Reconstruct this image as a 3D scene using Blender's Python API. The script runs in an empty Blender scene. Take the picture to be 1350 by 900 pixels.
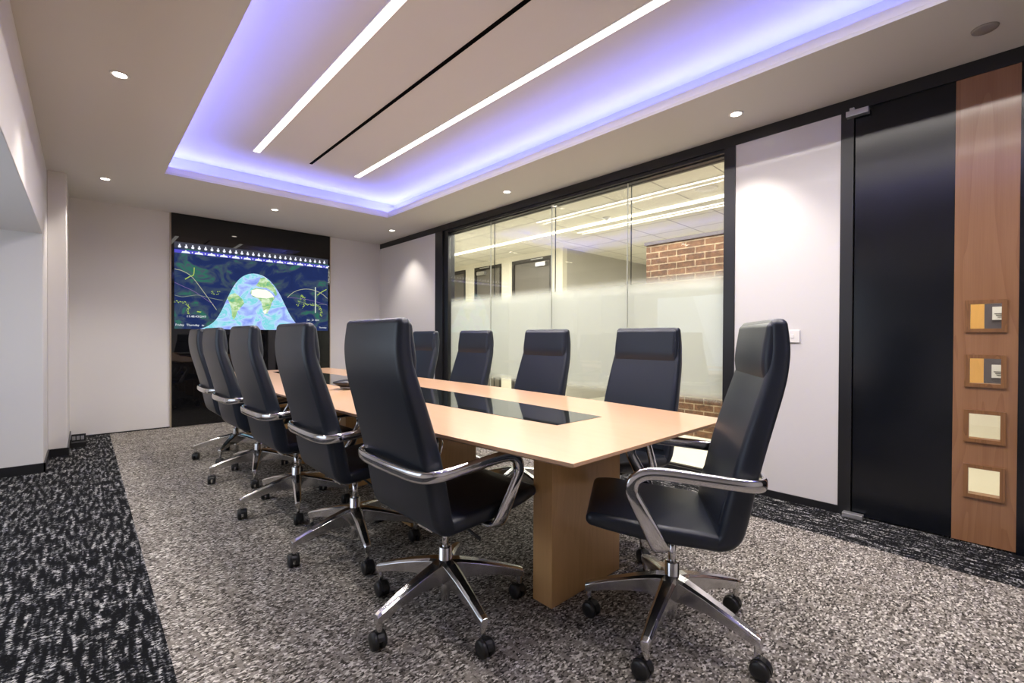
import bpy, bmesh, math, random
from mathutils import Vector, Matrix
random.seed(7)
S = bpy.context.scene
C = S.collection
PI = math.pi

# ------------------------------------------------------------------ camera, world, exposure
F_PX, YAW, PITCH, ROLL = 605.4, 0.7514, -0.0075, -0.0043
EYE = Vector((0, 0, 1.12))
cam_d = bpy.data.cameras.new('camera')
cam_d.sensor_width = 36
cam_d.lens = F_PX / 1350 * 36
cam_d.clip_start = 0.02
cam = bpy.data.objects.new('camera', cam_d)
C.objects.link(cam)
fw = Vector((math.sin(YAW) * math.cos(PITCH), math.cos(YAW) * math.cos(PITCH), math.sin(PITCH)))
rt = Vector((math.cos(YAW), -math.sin(YAW), 0))
up = rt.cross(fw)
cr, sr = math.cos(ROLL), math.sin(ROLL)
rt2 = rt * cr - up * sr
up2 = up * cr + rt * sr
M = Matrix((rt2, up2, -fw)).transposed().to_4x4()
M.translation = EYE
cam.matrix_world = M
S.camera = cam

S.view_settings.view_transform = 'Standard'
S.view_settings.look = 'None'
S.view_settings.gamma = 1
S.view_settings.use_curve_mapping = False
S.view_settings.exposure = 0.0
w = bpy.data.worlds.new('world')
S.world = w
w.use_nodes = True
w.node_tree.nodes['Background'].inputs[0].default_value = (0.75, 0.85, 1, 1)
w.node_tree.nodes['Background'].inputs[1].default_value = 0.06

# light levels
L_COVE = 7.0          # W per metre of violet cove strip
L_LINEAR = 14.0       # W per metre of linear ceiling light
L_SPOT = 62.0
L_DAY = 9.0
L_HALL = 33.0

def area(name, loc, sx, sy, power, color, direction, spread=180):
    d = bpy.data.lights.new(name, 'AREA')
    d.shape = 'RECTANGLE'
    d.size, d.size_y = sx, sy
    d.energy = power
    d.color = color
    d.spread = math.radians(spread)
    o = bpy.data.objects.new(name, d)
    o.location = loc
    zz_ = -Vector(direction).normalized()
    ax = Vector((1, 0, 0)) - zz_ * zz_.x        # sx runs along world x, sy along world y (z when facing x)
    if ax.length < 0.5:
        ax = Vector((0, 1, 0)) - zz_ * zz_.y
    ax.normalize()
    ay = zz_.cross(ax)
    mm = Matrix((ax, ay, zz_)).transposed().to_4x4()
    mm.translation = Vector(loc)
    o.matrix_world = mm
    C.objects.link(o)
    return o

# room numbers (metres; camera stands at x=0, y=0)
XR, YS, ZC, ZU = 3.56, 7.01, 2.645, 2.88
TX0, TX1, TY0, TY1 = 0.562, 2.843, -1.6, 5.37     # opening of the ceiling tray
VIOLET = (0.19, 0.225, 1.0)
ym = (TY0 + TY1) / 2
for x, sgn in ((TX0 - 0.155, 1), (TX1 + 0.155, -1)):
    area('cove_light', (x, ym, 2.672), 0.03, TY1 - TY0 + 0.3, L_COVE * (TY1 - TY0), VIOLET, (1.6 * sgn, 0, 1))
for y, sgn in ((TY1 + 0.155, -1), (TY0 - 0.155, 1)):
    area('cove_light', ((TX0 + TX1) / 2, y, 2.672), TX1 - TX0 + 0.3, 0.03, L_COVE * (TX1 - TX0), VIOLET, (0, 1.6 * sgn, 1))
# daylight from the window bay on the left
area('daylight', (-1.28, 3.2, 1.25), 3.2, 1.4, L_DAY, (0.72, 0.82, 1.0), (1, 0.15, -0.05))

# ------------------------------------------------------------------ materials
def mat(name, col=(0.8, 0.8, 0.8), rough=0.5, metal=0.0, spec=0.5, bump=None, emit=None, coat=0.0):
    m = bpy.data.materials.new(name)
    m.use_nodes = True
    nt = m.node_tree
    b = nt.nodes['Principled BSDF']
    b.inputs['Base Color'].default_value = (*col, 1)
    b.inputs['Roughness'].default_value = rough
    b.inputs['Metallic'].default_value = metal
    b.inputs['Specular IOR Level'].default_value = spec
    b.inputs['Coat Weight'].default_value = coat
    b.inputs['Coat Roughness'].default_value = 0.08
    if emit:
        b.inputs['Emission Color'].default_value = (*emit[0], 1)
        b.inputs['Emission Strength'].default_value = emit[1]
    # a faint procedural variation on every surface
    tc = nt.nodes.new('ShaderNodeTexCoord')
    nz = nt.nodes.new('ShaderNodeTexNoise')
    sc, st = bump if bump else (6.0, 0.0)
    nz.inputs['Scale'].default_value = sc
    nz.inputs['Detail'].default_value = 3
    nt.links.new(tc.outputs['Object'], nz.inputs['Vector'])
    if st > 0:
        bp = nt.nodes.new('ShaderNodeBump')
        bp.inputs['Strength'].default_value = st
        bp.inputs['Distance'].default_value = 0.002
        nt.links.new(nz.outputs['Fac'], bp.inputs['Height'])
        nt.links.new(bp.outputs['Normal'], b.inputs['Normal'])
    mr = nt.nodes.new('ShaderNodeMapRange')
    mr.inputs['To Min'].default_value = rough * 0.92
    mr.inputs['To Max'].default_value = min(1, rough * 1.08)
    nt.links.new(nz.outputs['Fac'], mr.inputs['Value'])
    nt.links.new(mr.outputs[0], b.inputs['Roughness'])
    return m

def N(nt, kind, **kw):
    n = nt.nodes.new(kind)
    for k, v in kw.items():
        if k in n.inputs.keys() if hasattr(n.inputs, 'keys') else False:
            n.inputs[k].default_value = v
        else:
            setattr(n, k, v)
    return n

def ramp(nt, stops, interp='LINEAR'):
    r = nt.nodes.new('ShaderNodeValToRGB')
    r.color_ramp.interpolation = interp
    els = r.color_ramp.elements
    while len(els) > 1:
        els.remove(els[-1])
    els[0].position = stops[0][0]
    els[0].color = (*stops[0][1], 1)
    for p, c in stops[1:]:
        e = els.new(p)
        e.color = (*c, 1)
    return r

def mapping(nt, scale, loc=(0, 0, 0), rot=(0, 0, 0)):
    tc = nt.nodes.new('ShaderNodeTexCoord')
    mp = nt.nodes.new('ShaderNodeMapping')
    mp.inputs['Scale'].default_value = scale
    mp.inputs['Location'].default_value = loc
    mp.inputs['Rotation'].default_value = rot
    nt.links.new(tc.outputs['Object'], mp.inputs['Vector'])
    return mp.outputs['Vector']

def math_n(nt, op, a, b=None, c=None):
    n = nt.nodes.new('ShaderNodeMath')
    n.operation = op
    for i, v in enumerate((a, b, c)):
        if v is None:
            continue
        if isinstance(v, (int, float)):
            n.inputs[i].default_value = v
        else:
            nt.links.new(v, n.inputs[i])
    return n.outputs[0]

def mix_c(nt, f, a, b, mode='MIX'):
    n = nt.nodes.new('ShaderNodeMix')
    n.data_type = 'RGBA'
    n.blend_type = mode
    for sock, v in ((n.inputs['Factor'], f), (n.inputs['A'], a), (n.inputs['B'], b)):
        if isinstance(v, (int, float)):
            sock.default_value = v
        elif isinstance(v, tuple):
            sock.default_value = (*v, 1)
        else:
            nt.links.new(v, sock)
    return n.outputs['Result']

def wood(name, light, dark, along='Z', rough=0.35, ringscale=3.0, coat=0.15, contrast=1.0):
    m = bpy.data.materials.new(name)
    m.use_nodes = True
    nt = m.node_tree
    b = nt.nodes['Principled BSDF']
    s = {'X': (0.35, 4, 4), 'Y': (4, 0.35, 4), 'Z': (4, 4, 0.35)}[along]
    v = mapping(nt, s)
    n1 = N(nt, 'ShaderNodeTexNoise')
    n1.inputs['Scale'].default_value = ringscale
    n1.inputs['Detail'].default_value = 2
    n1.inputs['Distortion'].default_value = 0.6
    nt.links.new(v, n1.inputs['Vector'])
    rings = math_n(nt, 'FRACT', math_n(nt, 'MULTIPLY', n1.outputs['Fac'], 9.0))
    rings = math_n(nt, 'POWER', rings, 2.0)
    s2 = {'X': (4, 220, 220), 'Y': (220, 4, 220), 'Z': (220, 220, 4)}[along]
    v2 = mapping(nt, s2)
    n2 = N(nt, 'ShaderNodeTexNoise')
    n2.inputs['Scale'].default_value = 1.0
    n2.inputs['Detail'].default_value = 4
    nt.links.new(v2, n2.inputs['Vector'])
    f = math_n(nt, 'ADD', math_n(nt, 'MULTIPLY', rings, 0.45 * contrast), math_n(nt, 'MULTIPLY', n2.outputs['Fac'], 0.55))
    r = ramp(nt, [(0.15, light), (0.9, dark)])
    nt.links.new(f, r.inputs[0])
    nt.links.new(r.outputs[0], b.inputs['Base Color'])
    b.inputs['Roughness'].default_value = rough
    b.inputs['Coat Weight'].default_value = coat
    b.inputs['Coat Roughness'].default_value = 0.12
    return m

def carpet_mat():
    m = bpy.data.materials.new('two_tone_carpet')
    m.use_nodes = True
    nt = m.node_tree
    b = nt.nodes['Principled BSDF']
    tc = nt.nodes.new('ShaderNodeTexCoord')
    sp = nt.nodes.new('ShaderNodeSeparateXYZ')
    nt.links.new(tc.outputs['Object'], sp.inputs[0])
    X, Y = sp.outputs[0], sp.outputs[1]
    # yarn tufts
    vo = N(nt, 'ShaderNodeTexVoronoi')
    vo.inputs['Scale'].default_value = 1.0
    nt.links.new(mapping(nt, (95, 160, 1), rot=(0, 0, 0.35)), vo.inputs['Vector'])
    cs = nt.nodes.new('ShaderNodeSeparateColor')
    nt.links.new(vo.outputs['Color'], cs.inputs[0])
    cell = cs.outputs[0]
    cell2 = cs.outputs[1]
    # broken loop rows running along the room and short cross rows
    st = N(nt, 'ShaderNodeTexNoise'); st.inputs['Scale'].default_value = 1.0; st.inputs['Detail'].default_value = 2
    nt.links.new(mapping(nt, (52, 8, 1)), st.inputs['Vector'])
    st2 = N(nt, 'ShaderNodeTexNoise'); st2.inputs['Scale'].default_value = 1.0; st2.inputs['Detail'].default_value = 2
    nt.links.new(mapping(nt, (14, 55, 1)), st2.inputs['Vector'])
    lo = N(nt, 'ShaderNodeTexNoise'); lo.inputs['Scale'].default_value = 3.0; lo.inputs['Detail'].default_value = 2
    nt.links.new(tc.outputs['Object'], lo.inputs['Vector'])
    # light field
    fl = math_n(nt, 'ADD', math_n(nt, 'MULTIPLY', cell, 0.70), math_n(nt, 'MULTIPLY', st2.outputs['Fac'], 0.26))
    fl = math_n(nt, 'ADD', fl, math_n(nt, 'MULTIPLY', math_n(nt, 'SUBTRACT', lo.outputs['Fac'], 0.5), 0.18))
    rl = ramp(nt, [(0.16, (0.025, 0.022, 0.020)), (0.34, (0.10, 0.090, 0.078)), (0.48, (0.22, 0.198, 0.178)), (0.64, (0.31, 0.283, 0.252)), (0.80, (0.70, 0.66, 0.60))])
    nt.links.new(fl, rl.inputs[0])
    light = mix_c(nt, math_n(nt, 'MULTIPLY', cell2, 0.15), rl.outputs[0], (0.26, 0.225, 0.19))
    # smooth taupe dashes running along
    dash = math_n(nt, 'GREATER_THAN', st.outputs['Fac'], 0.60)
    light = mix_c(nt, math_n(nt, 'MULTIPLY', dash, 0.7), light, (0.245, 0.22, 0.195))
    # dark border
    fd = math_n(nt, 'MULTIPLY', cell, math_n(nt, 'MULTIPLY_ADD', st.outputs['Fac'], 3.0, -0.92))
    rd = ramp(nt, [(0.20, (0.006, 0.006, 0.007)), (0.38, (0.022, 0.023, 0.026)), (0.55, (0.13, 0.13, 0.135)), (0.85, (0.50, 0.49, 0.48))])
    nt.links.new(fd, rd.inputs[0])
    inx = math_n(nt, 'MULTIPLY', math_n(nt, 'GREATER_THAN', X, 0.222), math_n(nt, 'LESS_THAN', X, 3.095))
    nt.links.new(mix_c(nt, inx, rd.outputs[0], light), b.inputs['Base Color'])
    b.inputs['Roughness'].default_value = 0.95
    b.inputs['Specular IOR Level'].default_value = 0.1
    bp = nt.nodes.new('ShaderNodeBump')
    bp.inputs['Strength'].default_value = 0.8
    bp.inputs['Distance'].default_value = 0.004
    nt.links.new(fl, bp.inputs['Height'])
    nt.links.new(bp.outputs['Normal'], b.inputs['Normal'])
    return m

def glass_mat(name, tint=(0.93, 0.96, 0.93)):
    m = bpy.data.materials.new(name)
    m.use_nodes = True
    nt = m.node_tree
    nt.nodes.clear()
    out = nt.nodes.new('ShaderNodeOutputMaterial')
    lw = nt.nodes.new('ShaderNodeLayerWeight')
    lw.inputs['Blend'].default_value = 0.5
    f = math_n(nt, 'MULTIPLY_ADD', math_n(nt, 'POWER', lw.outputs['Facing'], 5.0), 0.95, 0.045)
    tr = nt.nodes.new('ShaderNodeBsdfTransparent')
    tr.inputs[0].default_value = (*tint, 1)
    gl = nt.nodes.new('ShaderNodeBsdfGlossy')
    gl.inputs['Roughness'].default_value = 0.0
    mx = nt.nodes.new('ShaderNodeMixShader')
    nt.links.new(f, mx.inputs[0])
    nt.links.new(tr.outputs[0], mx.inputs[1])
    nt.links.new(gl.outputs[0], mx.inputs[2])
    nt.links.new(mx.outputs[0], out.inputs[0])
    return m

def frost_mat():
    m = bpy.data.materials.new('frosted_film')
    m.use_nodes = True
    nt = m.node_tree
    nt.nodes.clear()
    out = nt.nodes.new('ShaderNodeOutputMaterial')
    tc = nt.nodes.new('ShaderNodeTexCoord')
    sp = nt.nodes.new('ShaderNodeSeparateXYZ')
    nt.links.new(tc.outputs['Object'], sp.inputs[0])
    z = sp.outputs[2]
    a = nt.nodes.new('ShaderNodeMapRange'); a.interpolation_type = 'SMOOTHSTEP'
    a.inputs['From Min'].default_value = FZ0; a.inputs['From Max'].default_value = FZ0 + 0.12
    nt.links.new(z, a.inputs['Value'])
    c = nt.nodes.new('ShaderNodeMapRange'); c.interpolation_type = 'SMOOTHSTEP'
    c.inputs['From Min'].default_value = FZ1; c.inputs['From Max'].default_value = FZ1 - 0.19
    nt.links.new(z, c.inputs['Value'])
    f = math_n(nt, 'MULTIPLY', math_n(nt, 'MULTIPLY', a.outputs[0], c.outputs[0]), 0.93)
    tr = nt.nodes.new('ShaderNodeBsdfTransparent')
    tl = nt.nodes.new('ShaderNodeBsdfTranslucent'); tl.inputs[0].default_value = (0.80, 0.815, 0.79, 1)
    df = nt.nodes.new('ShaderNodeBsdfDiffuse'); df.inputs[0].default_value = (0.60, 0.62, 0.60, 1)
    m1 = nt.nodes.new('ShaderNodeMixShader'); m1.inputs[0].default_value = 0.4
    nt.links.new(tl.outputs[0], m1.inputs[1]); nt.links.new(df.outputs[0], m1.inputs[2])
    m2 = nt.nodes.new('ShaderNodeMixShader')
    nt.links.new(f, m2.inputs[0]); nt.links.new(tr.outputs[0], m2.inputs[1]); nt.links.new(m1.outputs[0], m2.inputs[2])
    nt.links.new(m2.outputs[0], out.inputs[0])
    return m

def emis(name, col, strength, noise=None):
    m = bpy.data.materials.new(name)
    m.use_nodes = True
    nt = m.node_tree
    nt.nodes.clear()
    out = nt.nodes.new('ShaderNodeOutputMaterial')
    e = nt.nodes.new('ShaderNodeEmission')
    e.inputs[0].default_value = (*col, 1)
    e.inputs[1].default_value = strength
    if noise:
        sc, stops, detail = noise
        n = N(nt, 'ShaderNodeTexNoise')
        n.inputs['Scale'].default_value = sc
        n.inputs['Detail'].default_value = detail
        n.inputs['Distortion'].default_value = 1.2
        nt.links.new(mapping(nt, (1, 1, 1.4)), n.inputs['Vector'])
        r = ramp(nt, stops)
        nt.links.new(n.outputs['Fac'], r.inputs[0])
        nt.links.new(r.outputs[0], e.inputs[0])
    nt.links.new(e.outputs[0], out.inputs[0])
    return m

def brick_mat():
    m = bpy.data.materials.new('red_brick')
    m.use_nodes = True
    nt = m.node_tree
    b = nt.nodes['Principled BSDF']
    tc = nt.nodes.new('ShaderNodeTexCoord')
    sp = nt.nodes.new('ShaderNodeSeparateXYZ'); nt.links.new(tc.outputs['Object'], sp.inputs[0])
    cb = nt.nodes.new('ShaderNodeCombineXYZ')
    nt.links.new(math_n(nt, 'ADD', sp.outputs[0], sp.outputs[1]), cb.inputs[0])
    nt.links.new(sp.outputs[2], cb.inputs[1])
    br = nt.nodes.new('ShaderNodeTexBrick')
    nt.links.new(cb.outputs[0], br.inputs['Vector'])
    br.inputs['Scale'].default_value = 1.0
    br.inputs['Brick Width'].default_value = 0.225
    br.inputs['Row Height'].default_value = 0.075
    br.inputs['Mortar Size'].default_value = 0.006
    br.inputs['Color1'].default_value = (0.24, 0.125, 0.075, 1)
    br.inputs['Color2'].default_value = (0.13, 0.065, 0.042, 1)
    br.inputs['Mortar'].default_value = (0.42, 0.33, 0.24, 1)
    nz = N(nt, 'ShaderNodeTexNoise'); nz.inputs['Scale'].default_value = 22; nz.inputs['Detail'].default_value = 4
    nt.links.new(tc.outputs['Object'], nz.inputs['Vector'])
    r = ramp(nt, [(0.3, (0.6, 0.6, 0.6)), (0.75, (1.35, 1.3, 1.2))])
    nt.links.new(nz.outputs['Fac'], r.inputs[0])
    nt.links.new(mix_c(nt, 1.0, br.outputs['Color'], r.outputs[0], 'MULTIPLY'), b.inputs['Base Color'])
    b.inputs['Roughness'].default_value = 0.85
    return m

def tile_mat():
    m = bpy.data.materials.new('ceiling_tiles')
    m.use_nodes = True
    nt = m.node_tree
    b = nt.nodes['Principled BSDF']
    tc = nt.nodes.new('ShaderNodeTexCoord')
    mp = nt.nodes.new('ShaderNodeMapping')
    mp.inputs['Location'].default_value = (-0.185, 0.02, 0)
    nt.links.new(tc.outputs['Object'], mp.inputs['Vector'])
    br = nt.nodes.new('ShaderNodeTexBrick')
    br.offset = 0.0
    nt.links.new(mp.outputs[0], br.inputs['Vector'])
    br.inputs['Scale'].default_value = 1.0
    br.inputs['Brick Width'].default_value = 0.615
    br.inputs['Row Height'].default_value = 0.615
    br.inputs['Mortar Size'].default_value = 0.007
    br.inputs['Color1'].default_value = (0.78, 0.75, 0.66, 1)
    br.inputs['Color2'].default_value = (0.78, 0.75, 0.66, 1)
    br.inputs['Mortar'].default_value = (0.30, 0.28, 0.24, 1)
    nt.links.new(br.outputs['Color'], b.inputs['Base Color'])
    b.inputs['Roughness'].default_value = 0.9
    return m

FZ0, FZ1 = 0.60, 1.68
MT = dict(
    paint=mat('white_wall_paint', (0.70, 0.675, 0.66), 0.7, bump=(180, 0.05)),
    ceil=mat('ceiling_paint', (0.66, 0.635, 0.60), 0.8, bump=(150, 0.04)),
    tray=mat('tray_paint', (0.74, 0.71, 0.70), 0.8, bump=(150, 0.04)),
    board=mat('white_laminate', (0.68, 0.655, 0.645), 0.45, coat=0.15, bump=(40, 0.0)),
    black=mat('black_anodised_metal', (0.012, 0.012, 0.014), 0.35, spec=0.5),
    blackgloss=mat('black_back_painted_glass', (0.004, 0.004, 0.005), 0.02, spec=0.5),
    doorblack=mat('black_lacquered_door', (0.004, 0.005, 0.008), 0.20, spec=0.42),
    carpet=carpet_mat(),
    maple=wood('maple_veneer', (0.64, 0.395, 0.235), (0.53, 0.31, 0.17), 'Y', 0.30, 1.6, 0.3, 0.35),
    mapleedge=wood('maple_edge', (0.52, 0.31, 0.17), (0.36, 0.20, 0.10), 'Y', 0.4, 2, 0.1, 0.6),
    oak=wood('table_leg_veneer', (0.68, 0.41, 0.175), (0.54, 0.30, 0.115), 'Z', 0.38, 2.0, 0.2, 0.5),
    walnut=wood('walnut_veneer', (0.31, 0.155, 0.075), (0.22, 0.10, 0.045), 'Z', 0.28, 1.3, 0.4, 0.8),
    walnutdark=wood('walnut_bead', (0.26, 0.12, 0.045), (0.15, 0.065, 0.025), 'Z', 0.35, 3.0, 0.3, 1.0),
    leather=mat('black_leather', (0.007, 0.011, 0.021), 0.37, spec=0.55, bump=(900, 0.10)),
    chrome=mat('polished_aluminium', (0.62, 0.61, 0.62), 0.10, metal=1.0),
    satin=mat('satin_aluminium', (0.68, 0.67, 0.67), 0.2, metal=1.0),
    plastic=mat('black_plastic', (0.012, 0.012, 0.013), 0.4),
    silver=mat('silver_metal', (0.62, 0.62, 0.64), 0.3, metal=0.8),
    grey=mat('grey_grille', (0.30, 0.27, 0.25), 0.6),
    white=mat('white_plastic', (0.80, 0.78, 0.76), 0.35),
    bronze=mat('bronze_reveal', (0.50, 0.42, 0.31), 0.4, metal=0.3),
    inlay=mat('smoked_glass', (0.008, 0.010, 0.009), 0.015, spec=0.9, coat=0.6),
    glass=glass_mat('clear_glass', (0.985, 0.992, 0.98)),
    frost=frost_mat(),
    slot=mat('black_slot', (0.002, 0.002, 0.002), 0.9, spec=0.05),
    sealight=mat('pale_joint_seal', (0.55, 0.57, 0.50), 0.3),
    seal=mat('glass_joint_seal', (0.03, 0.035, 0.03), 0.3),
    lamp=emis('lamp_diffuser', (1.0, 0.90, 0.78), 14.0),
    strip=emis('linear_diffuser', (1.0, 0.93, 0.86), 3.0),
    hallstrip=emis('hall_linear_diffuser', (1.0, 0.93, 0.76), 6.0),
    brick=brick_mat(),
    tiles=tile_mat(),
    hallwall=mat('cream_wall_paint', (0.82, 0.78, 0.67), 0.7, bump=(150, 0.03)),
    hallgrey=mat('grey_wall_paint', (0.50, 0.48, 0.44), 0.7, bump=(150, 0.03)),
    hallfloor=mat('cream_vinyl_floor', (0.82, 0.80, 0.68), 0.4, bump=(30, 0.03)),
    halldoor=mat('grey_door_laminate', (0.16, 0.145, 0.125), 0.4, bump=(40, 0.02)),
    hallframe=mat('dark_door_frame', (0.035, 0.03, 0.026), 0.4),
    coping=mat('dark_coping', (0.10, 0.085, 0.10), 0.5),
    orange=wood('orange_timber', (0.80, 0.44, 0.13), (0.66, 0.34, 0.09), 'Z', 0.4, 2.0, 0.1, 0.5),
    cream=mat('cream_laminate', (0.90, 0.84, 0.70), 0.5),
)

# ------------------------------------------------------------------ mesh helpers
class MB:
    def __init__(s):
        s.v, s.f, s.smooth = [], [], []
    def add(s, vs, fs, smooth=False):
        o = len(s.v)
        s.v += [Vector(p) for p in vs]
        s.f += [tuple(i + o for i in f) for f in fs]
        s.smooth += [smooth] * len(fs)
        return s
    def box(s, x0, y0, z0, x1, y1, z1):
        vs = [(x, y, z) for z in (z0, z1) for y in (y0, y1) for x in (x0, x1)]
        return s.add(vs, [(0, 2, 3, 1), (4, 5, 7, 6), (0, 1, 5, 4), (2, 6, 7, 3), (0, 4, 6, 2), (1, 3, 7, 5)])
    def prism(s, pts, z0, z1, pts_top=None):
        n = len(pts)
        t = pts_top or pts
        vs = [(x, y, z0) for x, y in pts] + [(x, y, z1) for x, y in t]
        fs = [tuple(reversed(range(n))), tuple(range(n, 2 * n))] + [(i, (i + 1) % n, n + (i + 1) % n, n + i) for i in range(n)]
        return s.add(vs, fs)
    def rings(s, rings, smooth=True, cap=True):
        n = len(rings[0])
        vs = [p for r in rings for p in r]
        fs = []
        for k in range(len(rings) - 1):
            for i in range(n):
                a, b = k * n + i, k * n + (i + 1) % n
                fs.append((a, b, b + n, a + n))
        s.add(vs, fs, smooth)
        if cap:
            o = len(s.v) - len(vs)
            s.f += [tuple(o + i for i in reversed(range(n))), tuple(o + (len(rings) - 1) * n + i for i in range(n))]
            s.smooth += [smooth, smooth]
        return s
    def lathe(s, prof, n=24, center=(0, 0, 0), axis='Z', smooth=True, cap=True):
        rs = []
        for r, h in prof:
            ring = []
            for i in range(n):
                a = 2 * PI * i / n
                p = {'Z': (r * math.cos(a), r * math.sin(a), h), 'X': (h, r * math.cos(a), r * math.sin(a)), 'Y': (r * math.sin(a), h, r * math.cos(a))}[axis]
                ring.append(Vector(p) + Vector(center))
            rs.append(ring)
        return s.rings(rs, smooth, cap)
    def sweep(s, path, wa, wb, ref=None, n=14, closed=False, power=2.0, cap=True):
        """elliptic section swept along path; wa along 'side' axis, wb along the other; lists or numbers"""
        rs = []
        m = len(path)
        path = [Vector(p) for p in path]
        for k, p in enumerate(path):
            t = (path[min(k + 1, m - 1)] - path[max(k - 1, 0)]).normalized()
            r = Vector(ref[k]) if isinstance(ref, list) else Vector(ref or (0, 0, 1))
            b = t.cross(r)
            if b.length < 1e-4:
                b = t.cross(Vector((0, 1, 0)))
            b.normalize()
            a = b.cross(t).normalized()
            A = wa[k] if isinstance(wa, list) else wa
            B = wb[k] if isinstance(wb, list) else wb
            ring = []
            for i in range(n):
                an = 2 * PI * i / n
                ca, sa = math.cos(an), math.sin(an)
                ea = math.copysign(abs(ca) ** (2 / power), ca)
                eb = math.copysign(abs(sa) ** (2 / power), sa)
                ring.append(p + a * (A * ea) + b * (B * eb))
            rs.append(ring)
        return s.rings(rs, True, cap)
    def build(s, name, material, parent=None, bevel=0, seg=2, sub=0, auto=None):
        me = bpy.data.meshes.new(name)
        off = Vector((0, 0, 0))
        q = parent
        while q is not None:
            off += q.location
            q = q.parent
        me.from_pydata([tuple(p - off) for p in s.v], [], s.f)
        for p, sm in zip(me.polygons, s.smooth):
            p.use_smooth = sm
        me.materials.append(MT[material] if isinstance(material, str) else material)
        bm = bmesh.new(); bm.from_mesh(me)
        bmesh.ops.remove_doubles(bm, verts=bm.verts, dist=1e-6)
        bmesh.ops.recalc_face_normals(bm, faces=bm.faces)
        bm.to_mesh(me); bm.free()
        o = bpy.data.objects.new(name, me)
        C.objects.link(o)
        if parent:
            o.parent = parent
        if bevel:
            b = o.modifiers.new('bevel', 'BEVEL')
            b.width = bevel; b.segments = seg; b.limit_method = 'ANGLE'; b.angle_limit = math.radians(40)
            b.harden_normals = False
        if sub:
            m = o.modifiers.new('sub', 'SUBSURF'); m.levels = sub; m.render_levels = sub
        return o

def empty(name, loc=(0, 0, 0)):
    o = bpy.data.objects.new(name, None)
    o.location = loc
    o.empty_display_size = 0.1
    C.objects.link(o)
    return o
def tag(o, label=None, cat=None, group=None, kind=None):
    if label: o['label'] = label
    if cat: o['category'] = cat
    if group: o['group'] = group
    if kind: o['kind'] = kind
    return o
def struct(o):
    o['kind'] = 'structure'
    return o
def B(*a):
    return MB().box(*a)
def dup_tree(o, parent=None):
    c = o.copy()
    C.objects.link(c)
    c.parent = parent
    for ch in list(o.children):
        dup_tree(ch, c)
    return c

def smooth_path(pts, n=8):
    """Catmull-Rom through points"""
    P = [Vector(p) for p in pts]
    out = []
    for i in range(len(P) - 1):
        p0 = P[max(i - 1, 0)]; p1 = P[i]; p2 = P[i + 1]; p3 = P[min(i + 2, len(P) - 1)]
        for k in range(n):
            t = k / n
            out.append(0.5 * ((2 * p1) + (-p0 + p2) * t + (2 * p0 - 5 * p1 + 4 * p2 - p3) * t * t + (-p0 + 3 * p1 - 3 * p2 + p3) * t ** 3))
    out.append(P[-1])
    return out

# ------------------------------------------------------------------ room shell
struct(B(-1.4, -2.4, -0.1, XR + 0.15, YS + 0.2, 0).build('floor', 'carpet'))
# ceiling: lower slab with the tray opening
m = MB()
YB = -2.4
XL_ = -1.4
m.box(XL_, YB, ZC, TX0, YS + 0.2, ZC + 0.02)
m.box(TX1, YB, ZC, XR + 0.15, YS + 0.2, ZC + 0.02)
m.box(TX0, YB, ZC, TX1, TY0, ZC + 0.02)
m.box(TX0, TY1, ZC, TX1, YS + 0.2, ZC + 0.02)
struct(m.build('ceiling', 'ceil'))
# upstand lip round the opening, cove box and raised ceiling
m = MB()
lt, lh = 0.018, 0.072
m.box(TX0 - lt, TY0 - lt, ZC + 0.0205, TX0, TY1 + lt, ZC + lh)
m.box(TX1, TY0 - lt, ZC + 0.0205, TX1 + lt, TY1 + lt, ZC + lh)
m.box(TX0, TY0 - lt, ZC + 0.0205, TX1, TY0, ZC + lh)
m.box(TX0, TY1, ZC + 0.0205, TX1, TY1 + lt, ZC + lh)
struct(m.build('trim_1', 'tray'))
CW = 0.20
m = MB()
m.box(TX0 - CW, TY0 - CW, ZU, TX1 + CW, TY1 + CW, ZU + 0.03)
m.box(TX0 - CW - 0.02, TY0 - CW, ZC + 0.02, TX0 - CW, TY1 + CW, ZU + 0.03)
m.box(TX1 + CW, TY0 - CW, ZC + 0.02, TX1 + CW + 0.02, TY1 + CW, ZU + 0.03)
m.box(TX0 - CW, TY0 - CW - 0.02, ZC + 0.02, TX1 + CW, TY0 - CW, ZU + 0.03)
m.box(TX0 - CW, TY1 + CW, ZC + 0.02, TX1 + CW, TY1 + CW + 0.02, ZU + 0.03)
struct(m.build('ceiling_raised', 'tray'))

# screen wall, left side, wall behind the camera
struct(B(-0.11, YS, 0, XR + 0.15, YS + 0.2, ZC).build('wall_far', 'paint'))
struct(B(XL_, 5.40, 0, -0.24, YS + 0.2, ZC).build('wall_left', 'paint', bevel=0.006))
struct(B(-0.24, 6.0, 0, -0.11, YS + 0.2, ZC).build('wall_left_pier', 'paint', bevel=0.006))
struct(B(-0.62, YB, 1.96, -0.24, 5.40, ZC).build('wall_left_bulkhead', 'paint', bevel=0.004))
struct(B(XL_ - 0.1, YB, 0, XL_, YS, ZC).build('wall_left_outer', 'paint'))
struct(B(XL_, YB - 0.1, 0, XR, YB, ZC).build('wall_near', 'paint'))
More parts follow.
